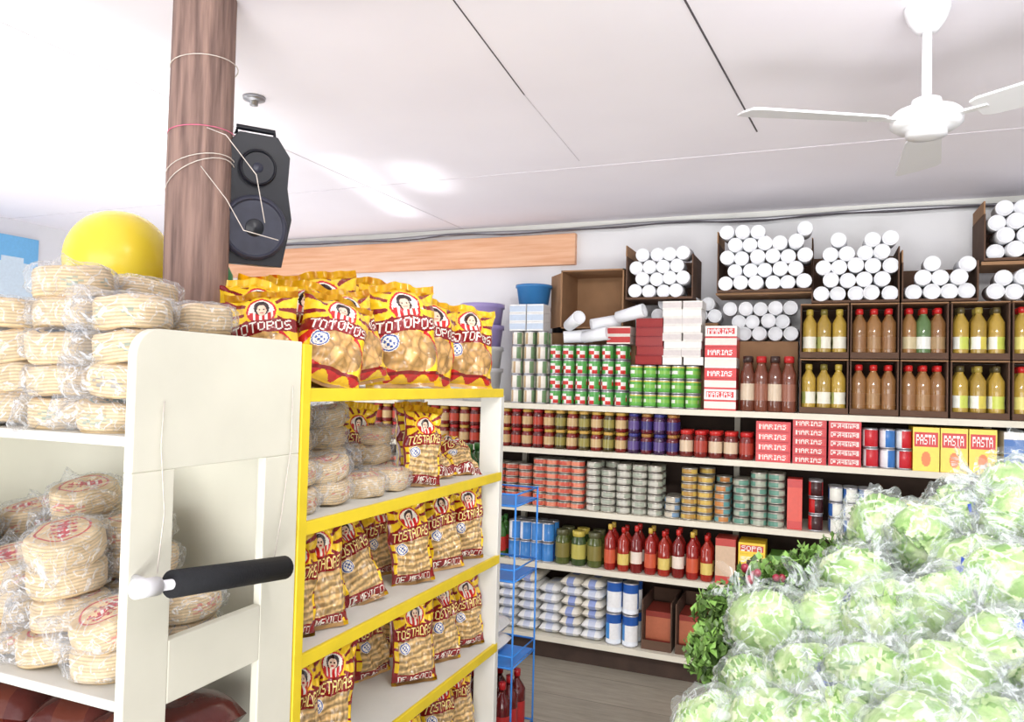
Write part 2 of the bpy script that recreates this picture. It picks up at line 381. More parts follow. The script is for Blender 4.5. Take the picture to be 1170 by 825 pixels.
q=Part().join(tub(.06,.15,'black_plastic'),T(-1.465,4.3,1.85)); q.join(box(-1.53,-1.43,4.25,4.4,1.43,1.85,'cardboard')); q.obj('black_plastic_bucket')
P=Part();z=1.18
jA=jar(.031,.108,(120,30,25),(200,170,120),(200,160,70)); jA2=jar(.031,.108,(90,25,25),(180,60,40),(180,40,40))
jB=jar(.031,.108,(70,60,30),(150,140,70),(205,165,80)); jC=jar(.031,.108,(60,35,70),(90,70,130),(60,60,130)); jC2=jar(.031,.108,(100,30,40),(60,50,110),(170,120,60))
row(P,[jA,jA2],-2.8,-1.4,4.045,z,.067,2,.109); row(P,[jB,jA],-1.4,-.98,4.045,z,.067,2,.109); row(P,[jC,jC2],-.98,-.70,4.045,z,.067,2,.109)
jD=jar(.036,.14,(110,40,35),(215,190,160),(200,45,40)); jD2=jar(.036,.14,(120,30,25),(170,60,45),(190,35,35))
row(P,[jD,jD2,jD],-.70,-.32,4.05,z,.077,1,.14)
P.obj('preserve_jars')
P=Part()
def cl(x,w,n,h,c,c2,c3,txt=None,y=4.1,z=1.18):
    for k in range(n): P.join(labelbox(w,.18,h-.001,c,c2,c3,txt),T(x,y,z+k*h))
cl(-.225,.165,4,.051,(200,40,48),(225,70,68),white,'MARIAS'); cl(-.055,.155,5,.045,(195,40,48),(205,60,58),white,'MARIAS'); cl(.105,.145,5,.044,(205,45,55),(230,210,205),(200,40,50),'CREMAS')
yb=lambda x:P.join(box(-.055,.055,-.1,.1,0,.205,'print_gloss',(245,205,50),front=lambda u,v:((250,250,245) if text_hit('PASTA',(u-.12)/.76,(v-.62)/.2) else (205,35,38)) if .56<v<.9 and .05<u<.95 else ((235,130,70) if (u-.5)**2+(v-.28)**2<.03 else (248,218,85)),nx=40,nz=36),T(x,4.12,1.18))
for x in (.455,.57,.685): yb(x)
for x in (.82,.95,1.08,1.2,1.35,1.5): cl(x,.11,1,.2,(230,230,225),(60,110,180),white)
P.obj('cookie_and_pudding_boxes')
P=Part()
cW=can(.034,.095,stripes((40,60,130),(235,235,235),(200,40,50),rep=1)); cW2=can(.034,.095,stripes((235,235,240),(60,120,190),rep=2))
row(P,[cW,cW2],.185,.40,4.05,1.18,.072,2,.095)
P.obj('milk_cans')
P=Part();z=.85
def flat(c,c2): return can(.041,.038,stripes(c,c2,c,rep=2),rim=(180,175,165))
def stk(c,c2,x0,x1,lv,drop=.2): row(P,[flat(c,c2),flat(c2,c)],x0,x1,4.055,z,.085,lv,.039,2,drop=drop)
stk((215,120,95),(190,90,70),-2.7,-1.53,6);stk((230,140,110),(205,90,70),-1.52,-1.22,7)
stk((165,172,155),(200,198,185),-1.21,-.78,7);stk((120,150,180),(200,190,170),-.77,-.69,3)
stk((210,178,90),(180,140,70),-.685,-.52,7);stk((100,155,155),(195,130,70),-.515,-.43,6);stk((170,178,160),(100,148,130),-.42,-.165,7)
P.obj('canned_fish_stacks')
P=Part()
P.join(labelbox(.07,.1,.25,(195,40,35),(215,70,50)),T(-.12,4.08,z))
row(P,[can(.034,.083,stripes((190,30,30),(60,25,25),rep=2))],-.075,.03,4.05,z,.072,3,.084)
row(P,[can(.033,.075,stripes((60,150,70),(40,90,160),(230,230,220),rep=1))],.035,.235,4.05,z,.07,3,.076)
for i in range(5):
    P.join(labelbox(.1,.14,.1,[(245,215,50),(60,120,70),(235,225,90),(190,50,40),(240,240,235)][i],[(200,60,40),(230,230,90),(50,90,150),(240,220,200),(60,60,70)][i]),T(.30+i*.11,4.1,z+.0)); P.join(labelbox(.1,.14,.07,[(60,120,70),(245,215,50),(190,50,40),(240,240,235),(245,215,50)][i],(240,235,220)),T(.30+i*.11,4.1,z+.1))
P.obj('chili_cans_and_soup_packets')
P=Part();z=.54
row(P,[can(.036,.11,stripes((40,70,150),(235,235,240),(60,130,200),rep=1))],-1.66,-1.39,4.05,z,.077,2,.111)
row(P,[jar(.042,.19,(85,95,45),(130,120,60),(90,90,60)),jar(.042,.19,(60,80,40),(190,180,90),(200,180,80))],-1.385,-1.11,4.06,z,.092,1,0)
P.obj('pickle_jars')
P=Part()
row(P,[bottle(.032,.245,(150,34,28),(205,90,60),(215,180,80),lab=(.15,.45),neck=.3),bottle(.032,.235,(160,44,30),(225,200,110),(190,40,35),lab=(.15,.4),neck=.3),bottle(.032,.25,(120,28,26),(235,220,205),(205,50,45),lab=(.2,.45),neck=.3)],-1.10,-.51,4.05,z,.075,1,0)
row(P,[bottle(.034,.23,(60,110,40),(200,50,40),(60,120,50),neck=.3)],-2.6,-1.68,4.05,z,.08,1,0)
P.obj('hot_sauce_bottles')
P=Part()
P.join(labelbox(.1,.14,.23,(190,60,50),(210,180,150)),T(-.45,4.1,z))
for k in range(4): P.join(labelbox(.13,.16,.055,(245,205,50),(200,60,45) if k%2 else (240,225,120),white,'SOPA' ),T(-.32,4.1,z+k*.056))
for i in range(8): P.join(labelbox(.11,.16,.15+R.uniform(0,.08),R.choice([(90,140,60),(200,190,80),(120,60,40)]),R.choice([(160,180,90),(60,100,50)])),T(-.18+i*.14,4.12,z))
P.obj('soup_and_spice_packets')
P=Part();z=.14
def pillow(w,d,h,c,c2,seed=0,mt='print_bag',nx=12,ny=16):
    q=Part(); 
    for s_ in (1,-1):
        o=len(q.V)
        for j in range(ny+1):
            for i in range(nx+1):
                u=i/nx*2-1;v=j/ny*2-1
                t_=(max(0,1-abs(u)**3)**.5)*(max(0,1-abs(v)**4)**.5)
                nn=noise.noise(Vector((u*2+seed,v*2,s_*3)))*.12
                q.V.append((u*w/2*(1-.05*abs(v)**2),v*d/2,h/2+s_*h/2*t_*(1+nn)))
        for j in range(ny):
            for i in range(nx):
                a=o+j*(nx+1)+i; cc=c2 if (3<i<8 and (5<j<11 or j<3)) else c
                q.face((a,a+1,a+nx+2,a+nx+1) if s_>0 else (a,a+nx+1,a+nx+2,a+1),cc,mt,True)
    return q
fl=[pillow(.125,.24,.056,(238,238,236),(205,212,230),s) for s in range(3)]+[pillow(.125,.24,.056,(236,230,215),(150,165,215),9)]
for i in range(9):
    for k in range(6-(i%3==0)): P.join(R.choice(fl),T(-2.17+i*.127,4.15+R.uniform(-.015,.015),z+k*.054)@RZ(R.uniform(-.06,.06)))
P.obj('flour_bags')
P=Part(); row(P,[can(.044,.17,None,rows=[(0,(235,240,245)),(.15,stripes((50,110,190),(60,140,210),(240,240,240),rep=1)),(.7,(40,90,170))])],-1.08,-.90,4.06,z,.09,2,.171); P.obj('powdered_milk_cans')
P=Part()
for x0,x1 in ((-.88,-.72),(-.70,-.51),(-.48,-.3),(-.27,.0),(.05,.4)):
    P.join(carton(x0,x1,z,.26,d=.3,y=4.04,lip=.05,mt='cardboard_dark'))
    P.join(labelbox(x1-x0-.02,.2,.18,(150,60,50),(190,110,80)),T((x0+x1)/2,4.2,z+.01)) 
P.obj('snack_cartons')
# ------------------------------------------------------------ yellow display unit
XU=-1.1; US=[1.52,1.21,.904,.58,.27]
P=Part()
Y0,Y1=1.42,2.59; XB=-1.50
for z in US:
    P.join(box(XB,XU-.012,Y0,Y1,z-.02,z,'white_paint')); P.join(box(XU-.012,XU,Y0,Y1,z-.028,z+.004,'yellow_paint'))
P.join(box(XU-.03,XU+.003,Y0-.012,Y0+.018,.0,1.625,'yellow_paint')); P.join(box(XB,XB+.03,Y0-.0,Y0+.018,1.0,1.5,'white_paint')) 
P.join(box(XU-.085,XU-.001,Y1-.02,Y1+.01,0,1.50,'white_paint')); P.join(box(XB,XB+.06,Y1-.02,Y1+.01,0,1.50,'white_paint'))
P.obj('yellow_display_shelf',bevel=.002)
P=Part(); EX0=-2.15
px0,px1=XU-.02,XU
ya,yb_=.955,1.405
arc=[(ya+.05-.05*math.cos(a),1.58+.05*math.sin(a)) for a in np.linspace(0,pi/2,7)]
P.join(prism([(ya,1.375),(ya,1.58)]+arc[1:]+[(yb_,1.63),(yb_,1.375)],'X',px0,px1,'cream_paint'))
P.join(box(px0,px1,ya,1.05,.12,1.375,'cream_paint')); P.join(box(px0,px1,1.293,yb_,.12,1.375,'cream_paint'))
P.join(box(px0,px1,1.05,1.293,.945,1.062,'cream_paint')); P.join(box(px0,px1,1.05,1.293,.12,.5,'cream_paint'))
for z in (1.438,.98,.5): P.join(box(EX0,px0,ya+.004,1.39,z-.018,z,'white_paint'))
P.join(box(EX0,px0,1.385,1.40,.05,1.43,'cream_paint')); P.join(box(EX0-.02,EX0,ya,1.40,.05,1.63,'cream_paint'))
for x in (EX0,px0-.03):
    for y in (ya+.01,1.35): P.join(box(x,x+.03,y,y+.03,0,.14,'cream_paint'))
P.obj('tortilla_rack',bevel=.0025)
P=Part()
P.join(tube([(-1.03,.915,1.196),(-1.03,1.30,1.150)],.009,'white_plastic',14))
P.join(tube([(-1.03,.985,1.188),(-1.03,1.28,1.1525)],.024,'foam_grip',20))
P.join(tube([(-1.03,.91,1.197),(-1.03,.955,1.192)],.016,'white_plastic',14))
P.join(tube([(-1.03,.95,1.192),(-1.10,.95+.02,1.192)],.008,'white_plastic',10)); P.join(tube([(-1.03,1.285,1.152),(-1.10,1.30,1.152)],.008,'white_plastic',10))
P.obj('push_handle')
P=Part()
P.join(tube([(-1.095,1.015,1.50),(-1.093,1.01,1.42),(-1.09,1.02,1.30),(-1.07,.99,1.20)],.0012,'twine',5)); P.join(tube([(-1.095,1.37,1.53),(-1.09,1.365,1.4),(-1.09,1.34,1.25),(-1.06,1.285,1.17)],.0012,'twine',5))
P.obj('twine_loop')
# ------------------------------------------------------------ tortilla packs
def tortilla(seed,lab,sidelab=.3):
    q=Part(); n=44; rr=.074; H_=.058
    k=9; rings=[]
    for i in range(k*2+1):
        z=H_*i/(k*2); r=rr*(1.0 if i%2 else .975)*(1-.10*(abs(i/(k*2)-.5)*2)**4); rings.append((r,z))
    rings=[(.001,0),(rr*.6,0)]+rings+[(rr*.85,H_)]+[(rr*x,H_+.002) for x in (.78,.7,.64,.58,.52,.46,.4,.33,.26,.18,.1,.01)]
    for ri,(r,z) in enumerate(rings):
        for i in range(n):
            a=2*pi*i/n; w=1+.07*noise.noise(Vector((math.cos(a)*1.3+seed,math.sin(a)*1.3,z*20)))
            q.V.append((r*w*math.cos(a),r*w*math.sin(a),z+.008*noise.noise(Vector((math.cos(a)+seed,math.sin(a),r*10)))))
    for k_ in range(len(rings)-1):
        r=(rings[k_][0]+rings[k_+1][0])/2; top=rings[k_][1]>=H_-1e-6
        for i in range(n):
            j=(i+1)%n; a=2*pi*(i+.5)/n
            nn=noise.noise(Vector((math.cos(a)*3+seed,math.sin(a)*3,rings[k_][1]*90+r*40)))
            c=[222+nn*26,196+nn*28,154+nn*30]
            if k_%2==0 and not top: c=[x*.84 for x in c]
            x=r*math.cos(a)/rr; y=r*math.sin(a)/rr
            if top:
                s_=math.sin(x*26+seed)*math.sin(y*9+seed)
                if r>.62*rr and r<.72*rr: c=lab
                elif abs(y)<.16 and abs(x)<.5: c=lab if s_>-.35 else (245,240,232)
                elif .2<abs(y)<.34 and abs(x)<.4 and s_>0: c=lab
                elif r<.62*rr: c=[min(255,v*1.08) for v in c]
            else:
                aa=(a-seed*1.3)%(2*pi)
                if aa<1.3 and 7<k_<14:
                    s_=math.sin(aa*24)*math.cos(k_*1.7+aa*7)
                    if s_>sidelab: c=[(v+w_)/2 for v,w_ in zip(lab,c)]
            q.face((k_*n+i,k_*n+j,(k_+1)*n+j,(k_+1)*n+i),c,'print_matte',True)
    return q
def wrap(seed,rx,rz,tail=1,m='plastic_film',n=34,k=18):
    q=Part()
    for j in range(k+1):
        th=pi*j/k
        for i in range(n):
            a=2*pi*i/n; d=Vector((math.sin(th)*math.cos(a),math.sin(th)*math.sin(a),math.cos(th)))
            cr=abs(noise.noise(d*3+Vector((seed*3.1,0,0))))*.3+abs(noise.noise(d*8+Vector((0,seed*2.0,0))))*.16
            e=abs(math.sin(th))**.6
            x=rx*e*math.cos(a)*(1.02+cr*.6); y=rx*e*math.sin(a)*(1.02+cr*.6)
            z=rz*(math.copysign(abs(d.z)**.55,d.z))*(1+cr*.5 if d.z>0 else 1.0)
            if tail:
                t_=max(0,math.cos(a-seed))**10*abs(math.sin(th))**3
                x+=t_*rx*.5*math.cos(seed);y+=t_*rx*.5*math.sin(seed); z+=t_*.03*math.sin(a*9)
            q.V.append((x,y,z+rz))
    for j in range(k):
        for i in range(n): q.face((j*n+i,(j+1)*n+i,(j+1)*n+(i+1)%n,j*n+(i+1)%n),(255,255,255),m,True)
    return q
blue=(96,112,140);rd=(205,60,72)
def pack(seed,lab): 
    q=tortilla(seed,lab); q.join(wrap(seed,.079,.0335),T(0,0,-.001)); return q.mesh('tortilla_pack')
TPb=[(s,pack(s,blue if s%2 else (96,140,140))) for s in range(4)]; TPr=[(s+5,pack(s+5,rd)) for s in range(5)]
E=empty('tortilla_packs',(-1.5,1.1,1.2)); EM=T(-1.5,1.1,1.2)
def putpack(lst,x,y,z,tilt=.0,sc=1,fwd=0):
    sd,me=R.choice(lst); rz=R.uniform(0,6.28)
    if x>-1.26: x=min(x,-1.222); rz=pi*1.15+R.uniform(-.5,.7)-sd
    if 1.17<y<1.3: rz=pi*1.0+R.uniform(-1,.9)-sd
    o=bpy.data.objects.new('pack',me); scene.collection.objects.link(o); o.parent=E
    o.matrix_local=EM.inverted()@T(x,y,z)@RX(R.uniform(-tilt,tilt)+fwd)@RY(R.uniform(-tilt,tilt)*.7)@RZ(rz)@SC(sc,sc,R.uniform(.94,1.1))
ph=.064
for xi,x in enumerate((-1.222,-1.375,-1.53,-1.69,-1.85,-2.01)):
    nl=(4,5,4,4,4,3)[xi]
    for k in range(nl): putpack(TPb,x+R.uniform(-.015,.008),1.045+R.uniform(-.015,.015),1.44+k*ph,.06,.97)
for xi,x in enumerate((-1.222,-1.38,-1.54,-1.70,-1.86)):
    for k in range((4,5,4,4,3)[xi]): putpack(TPb,x+R.uniform(-.012,.008),1.21+R.uniform(-.01,.01),1.44+k*ph,.06,.97)
for xi,x in enumerate((-1.225,-1.38,-1.54,-1.70,-1.86,-2.0)):
    nl=(2,4,3,4,3,3)[xi]
    for k in range(nl): putpack(TPr,x+R.uniform(-.02,.01),1.055+R.uniform(-.012,.016),.984+k*ph,.09,.98,fwd=.28 if k==nl-1 else .03)
    nl=(2,4,5,4,3,3)[xi]
    for k in range(nl): putpack(TPr,x+R.uniform(-.016,.01),1.225+R.uniform(-.012,.012),.984+k*ph,.09,.98,fwd=.2 if k==nl-1 else 0)
P=Part()
for i in range(20):
    P.join(pillow(.2,.26,.115,(88,34,28),(104,48,34),i),T(-1.24-(i%5)*.19,1.10+.08*((i//5)%2),.5+.09*(i//5))@RZ(R.uniform(-.5,.5)))
P.obj('dried_chile_bags')
# ------------------------------------------------------------ printed bags
def paint_bag(kind,seed):
    Yc=(252,208,40);Dk=(135,22,28);Rd=(205,38,42);Wh=(250,244,232)
    asp=1.9 if kind=='tostada' else 1.4
    cy=.73
    def fn(u,v):
        x=u-.5;y=(v-cy)*asp; d=math.hypot(x,y); a=math.atan2(y,x)
        if kind=='tostada' and (u<.03 or u>.97): return Dk
        if v<.13:
            if kind=='tostada' and text_hit('DE MEXICO',(u-.1)/.8,(v-.03)/.08): return Wh
            if kind=='totopos': return Yc if v<.07+.03*math.sin(u*20) else Dk if v>.10 else Rd
            return Dk if v>.02 else Yc
        if v<.48:
            sx=u-.24;sy=(v-.40)*asp;sd=math.hypot(sx,sy)
            if sd<.12: return (70,100,170) if (.09<sd<.11 or (sd<.07 and math.sin(sx*90)*math.sin(sy*80)>.1)) else Wh
        bs=.49+.06*(u-.5)
        if bs<v<bs+.14:
            if text_hit('TOSTADAS' if kind=='tostada' else 'TOTOPOS',(u-.06)/.88,(v-bs-.02)/.10): return (255,235,150) if kind=='tostada' else Wh
            return Dk
        if v<=bs:
            if kind=='totopos':
                wx=abs(u-.52)/.40; wy=abs(v-.31)/.19
                if wx**2.5+wy**2.5>1: 
                    return Yc if math.sin(a*13+.6)<.6 else Rd
                dd,pp=noise.voronoi(Vector((u*7+seed,v*9,seed)))
                b_=.6+.5*(dd[1]-dd[0])+.25*noise.noise(pp[0]*3.3)
                b_=min(1.05,b_+.18); return (226*b_,178*b_,112*b_)
            if u<.10 or u>.90: return Yc if (int(v*40)%5) else Dk
            nn=noise.noise(Vector((u*4+seed,v*30,seed))); k=math.sin(v*95+4*math.sin(u*3+seed)+nn*2)
            b_=.84+.18*k+.15*noise.noise(Vector((u*18,v*40,seed)))
            return (230*b_,192*b_,132*b_)
        if d<.215:
            if d>.185: return Rd
            hx=x/.19;hy=y/.19
            if (hx/.36)**2+((hy-.12)/.46)**2<1:
                if hy<-.05 and abs(hx)<.14 and hy>-.14: return (190,40,50)
                if abs(abs(hx)-.15)<.06 and abs(hy-.2)<.05: return (40,25,25)
                return (245,212,185)
            if (hx/.58)**2+((hy-.28)/.62)**2<1 and hy>-.3: return (50,30,32)
            if hy<-.25+.25*abs(hx): return Rd if math.sin(hx*14)>-.3 else Wh
            return Wh
        if math.sin(a*12+.6)>.45 and d>.25: return Dk if v<.93 else Rd
        return Yc
    return fn
def bag(kind,seed,w,h,t_):
    q=Part(); fn=paint_bag(kind,seed); nu,nv=(109,140) if kind=='tostada' else (96,140)
    for s_ in (-1,1):
        o=len(q.V)
        for j in range(nv+1):
            for i in range(nu+1):
                u=i/nu;v=j/nv; a=2*u-1; vv=(v-.04)/.88; b_=2*max(0,min(1,vv))-1
                th=t_/2*max(0,1-abs(a)**2.6)**.6*max(0,1-abs(b_)**(3.5 if b_<0 else 2.6))**.55
                ww=w*(1-.10*(1-b_*b_)**.5+.05*noise.noise(Vector((v*5,seed,a))))
                nn=noise.noise(Vector((u*5+seed,v*6,s_*4.0)))*.014+noise.noise(Vector((u*14+seed,v*13,s_*4.0)))*.005
                fin=.006*math.sin(u*30+seed) if v>.93 else 0
                q.V.append((a*ww/2,s_*(th+max(0,min(1,th/.01))*nn*1.3)+fin+.016*noise.noise(Vector((u*3,v*3,seed))),v*h+.014*noise.noise(Vector((u*3,seed,1)))*v))
        for j in range(nv):
            for i in range(nu):
                a=o+j*(nu+1)+i; u=(i+.5)/nu; v=(j+.5)/nv
                c=fn(u,v) if s_<0 else ((250,205,35) if v>.5 or abs(u-.5)>.4 else (220,178,120))
                q.face((a,a+1,a+nu+2,a+nu+1) if s_<0 else (a,a+nu+1,a+nu+2,a+1),c,'print_bag',True)
    return q.mesh(kind+'_bag')
TB=[bag('tostada',s,.155,.305,.085) for s in range(3)]; CB=[bag('totopos',s+4,.25,.33,.15) for s in range(3)]
def group(name,loc): return empty(name,loc),T(*loc).inverted()
def putbag(G,me,x,y,z,face,lean=0,roll=0,sc=1):
    o=bpy.data.objects.new('bag',me); scene.collection.objects.link(o); o.parent=G[0]
    o.matrix_local=G[1]@T(x,y,z)@RZ(math.radians(face))@RX(math.radians(-lean))@RY(math.radians(roll))@SC(sc,sc,sc)
G1=group('totopos_bags',(-1.2,2.0,1.52))
for a in ((0,-1.195,1.62,1.53,58,20,16,.80),(1,-1.20,1.79,1.53,64,14,-10,.84),(0,-1.195,2.03,1.525,50,10,-3,1.0),(1,-1.195,2.44,1.525,48,12,5,.93),(2,-1.25,2.24,1.53,62,10,10,.95),
          (0,-1.37,1.55,1.53,50,10,3,.84),(1,-1.40,1.74,1.53,42,10,9,.92),(2,-1.40,1.93,1.56,50,6,-8,.97),(1,-1.42,2.12,1.56,44,6,6,1),(0,-1.42,2.36,1.54,55,4,-3,.95),
          (2,-1.27,1.49,1.53,36,12,-6,.72),(0,-1.64,1.92,1.56,35,0,4,.93),(1,-1.66,2.15,1.56,40,0,-5,.95)):
    putbag(G1,CB[a[0]],*a[1:])
P=Part()
P.join(box(-1.80,-1.51,1.72,2.59,1.50,1.52,'white_paint'))
for x in (-1.80,-1.54):
    for y in (1.72,2.56): P.join(box(x,x+.03,y,y+.03,0,1.50,'white_paint'))
for z in (1.2,.9,.58,.27): P.join(box(-1.80,-1.51,1.72,2.59,z-.02,z,'white_paint'))
P.obj('backing_shelf_unit',bevel=.002)
G2=group('tostada_bags',(-1.2,2.0,.9))
for zi,z in enumerate((.904,.58,.27)):
    ys=[(1.495,68,8),(1.62,56,6),(1.86,58,26),(2.09,50,8),(2.30,64,18),(2.47,52,8)]
    for k,(y,fa,ln) in enumerate(ys):
        if zi==1 and k==2: continue
        putbag(G2,TB[(k+zi)%3],-1.185+R.uniform(-.012,.012),y+R.uniform(-.015,.015)+.04*(zi%2),z+.002,fa+R.uniform(-8,8),ln*.8+R.uniform(-2,4),R.uniform(-7,7)+(-14 if k==2 else 0),R.uniform(.92,.97))
        putbag(G2,TB[(k+1)%3],-1.33+R.uniform(-.01,.01),y+.03,z+.002,58+R.uniform(-12,12),5,R.uniform(-6,6),.92)
    for k in range(4): putbag(G2,TB[k%3],-1.43,1.6+k*.27,z+.002,50,4,R.uniform(-6,6),.9)
for (x,y,z,fa,ln,rl_) in ((-1.17,2.10,1.212,50,14,6),(-1.20,2.30,1.212,40,50,-20),(-1.17,2.45,1.212,70,60,15),(-1.33,2.34,1.212,60,8,0),(-1.40,2.05,1.212,50,4,6)):
    putbag(G2,TB[0],x,y,z,fa,ln,rl_,.86)
for (x,y,n_) in ((-1.225,1.53,2),(-1.225,1.69,2),(-1.225,1.86,1),(-1.38,1.55,3),(-1.39,1.73,4),(-1.39,1.90,4),(-1.225,2.0,1),(-1.36,2.12,3)):
    for k in range(n_): putpack(TPr,x+R.uniform(-.015,.0),y,1.214+k*.062,.14,.95,fwd=.08)
# ------------------------------------------------------------ post, speaker, balloon
P=Part(); n=28
zs=np.linspace(0,CH,40)
for z in zs:
    for i in range(n):
        a=2*pi*i/n; r=.079*(1+.03*noise.noise(Vector((math.cos(a)*2,math.sin(a)*2,z*1.2)))+.02*noise.noise(Vector((math.cos(a)*6,math.sin(a)*6,z*2))))
        P.V.append((-1.525+.004*math.sin(z*2)+r*math.cos(a),1.505+r*math.sin(a),z))
for k in range(len(zs)-1):
    for i in range(n): P.face((k*n+i,k*n+(i+1)%n,(k+1)*n+(i+1)%n,(k+1)*n+i),(120,90,70),'post_wood',True)
P.obj('wooden_post')
P=Part()
def loop(z,tilt,m,r=.0835,ax=0):
    return tube([(-1.525+r*math.cos(a),1.505+r*math.sin(a),z+tilt*math.cos(a-ax)) for a in np.linspace(0,2*pi,28,endpoint=False)],.0014,m,5,True)
for z,t_,m_ in ((2.36,.01,'twine'),(2.18,.006,'pink_twine'),(2.09,.03,'twine'),(2.06,.05,'twine')): P.join(loop(z,t_,m_))
P.join(tube([(-1.46,1.455,2.18),(-1.41,1.47,2.16),(-1.335,1.50,2.06),(-1.32,1.52,1.94)],.0013,'twine',5))
P.join(tube([(-1.47,1.45,2.08),(-1.42,1.49,2.0),(-1.37,1.50,1.92),(-1.30,1.55,1.90)],.0013,'twine',5))
P.obj('tie_cord')
P=Part(); w,d,h=.20,.17,.35
prof=[(-w/2,-h*.12),(-w/2*.8,-h/2),(w/2*.8,-h/2),(w/2,-h*.12),(w/2*.84,h*.12),(w/2*.86,h*.36),(w/2*.5,h/2),(-w/2*.5,h/2),(-w/2*.86,h*.36),(-w/2*.84,h*.12)]
P.join(prism(prof,'Y',0,d,'black_plastic'))
def ring(r,z,m1,m2,y=-.002):
    q=simple_lathe([(r*1.12,-.004),(r*1.12,.012),(r,.02),(r*.94,.012)],m1,28); q.join(simple_lathe([(r*.94,.010),(r*.85,.012),(r*.45,.002),(r*.35,.004),(r*.3,.014),(.001,.02)],m2,28)); return Part().join(q,T(0,y,z)@RX(pi/2))
P.join(ring(.078,-.075,'speaker_cone','black_plastic')); P.join(ring(.044,.085,'black_plastic','speaker_cone'))
P.join(tube([(-.05,.05,h/2),(-.05,.05,h/2+.02),(.05,.05,h/2+.02),(.05,.05,h/2)],.008,'black_plastic'))
o=P.obj('loudspeaker',bevel=.008); o.matrix_world=T(-1.425,1.60,2.025)@RZ(math.radians(52))@RX(math.radians(7))
P=Part(); prof=[(.001,-.168),(.012,-.165),(.008,-.158)]+[(.142*math.sin(t_)**.9,-.152*math.cos(t_) if math.cos(t_)>0 else -.142*math.cos(t_)) for t_ in np.linspace(.12,pi-.02,26)]
P.join(simple_lathe(prof,'yellow_balloon',40),T(-1.88,1.56,1.87)); P.join(tube([(-1.88,1.56,1.71),(-1.87,1.54,1.6),(-1.86,1.44,1.40)],.0015,'twine',5)); P.obj('yellow_balloon')
q=Part().join(lathe([(.04,0,(60,160,90),'print_gloss'),(.045,.02,(60,160,90),'print_gloss'),(.045,.12,(230,235,230),'print_gloss'),(.045,.26,(60,160,90),'print_gloss'),(.045,.34,(60,160,90),'print_gloss'),(.025,.38,(220,225,220),'print_gloss'),(.028,.385,(220,225,220),'print_gloss'),(.028,.42,(220,225,220),'print_gloss')],20),T(-1.74,1.80,1.52)); q.obj('green_cleaner_bottle')
q=Part().join(simple_lathe([(.04,0),(.038,-.010),(.025,-.015),(.014,-.017),(.014,-.03),(.001,-.032)],'grey_metal'),T(-1.90,2.11,CH)); q.obj('ceiling_lamp_socket')
# ------------------------------------------------------------ ceiling fan
E2=empty('ceiling_fan',(.24,2.18,CH))
def fp(part,name): o=part.obj(name); o.parent=E2; return o
fp(simple_lathe([(.055,0),(.055,-.012),(.045,-.04),(.028,-.065),(.02,-.07),(.012,-.07)],'white_plastic'),'canopy')
fp(simple_lathe([(.012,-.06),(.012,-.25)],'white_plastic',16),'downrod')
fp(simple_lathe([(.012,-.235),(.035,-.245),(.04,-.27),(.075,-.275),(.085,-.285),(.085,-.31),(.07,-.322),(.05,-.326),(.048,-.34),(.02,-.345),(.001,-.346)],'white_plastic',32),'motor_housing')
for i,ang in enumerate((184,64,-56)):
    a=math.radians(ang)+psi
    q=Part().join(box(.07,.15,-.012,.012,-.304,-.298,'white_plastic'))
    bl=prism([(.12,-.035),(.14,-.045),(.46,-.065),(.48,-.055),(.485,0),(.48,.055),(.46,.065),(.14,.045),(.12,.035)],'Y',-.003,.003,'white_plastic')
    q.join(bl,T(0,0,-.30)@RX(math.radians(90-12)))
    o=q.obj('blade_%d'%(i+1),bevel=.001); o.parent=E2; o.matrix_local=RZ(a)
# ------------------------------------------------------------ blue wire rack
P=Part(); X0,X1,Ya,Yb=-1.52,-1.085,2.70,2.94
for x in (X0,X1):
    for y in (Ya,Yb): P.join(tube([(x,y,0),(x,y,1.12)],.004,'blue_wire'))
for z in (.12,.45,.78,1.07):
    for zz_ in (z,z+.045):
        P.join(tube([(X0,Ya,zz_),(X1,Ya,zz_),(X1,Yb,zz_),(X0,Yb,zz_)],.004,'blue_wire',6,True))
    for x in np.arange(X0,X1+.001,.0544): P.join(tube([(x,Ya,z),(x,Yb,z)],.003,'blue_wire',5))
    P.join(box(X0+.005,X1-.005,Ya+.005,Yb-.005,z+.002,z+.005,'blue_wire'))
P.obj('blue_wire_rack')
P=Part(); ks=bottle(.035,.25,(90,20,22),(170,40,40),(180,30,35),neck=.32); kg=bottle(.035,.22,(50,100,45),(220,220,200),(60,120,50),neck=.32)
row(P,[ks],X0+.03,X1-.02,Ya+.05,.126,.078,1,0,3); row(P,[kg,ks],X0+.03,X1-.15,Ya+.05,.786,.078,1,0,2); row(P,[kg],X0+.03,X1-.12,Ya+.05,1.076,.078,1,0,2)
for k in range(2): P.join(pillow(.2,.2,.07,(240,240,238),(225,225,232),k),T(-1.27,2.82,.456+k*.07))
P.obj('rack_bottles')
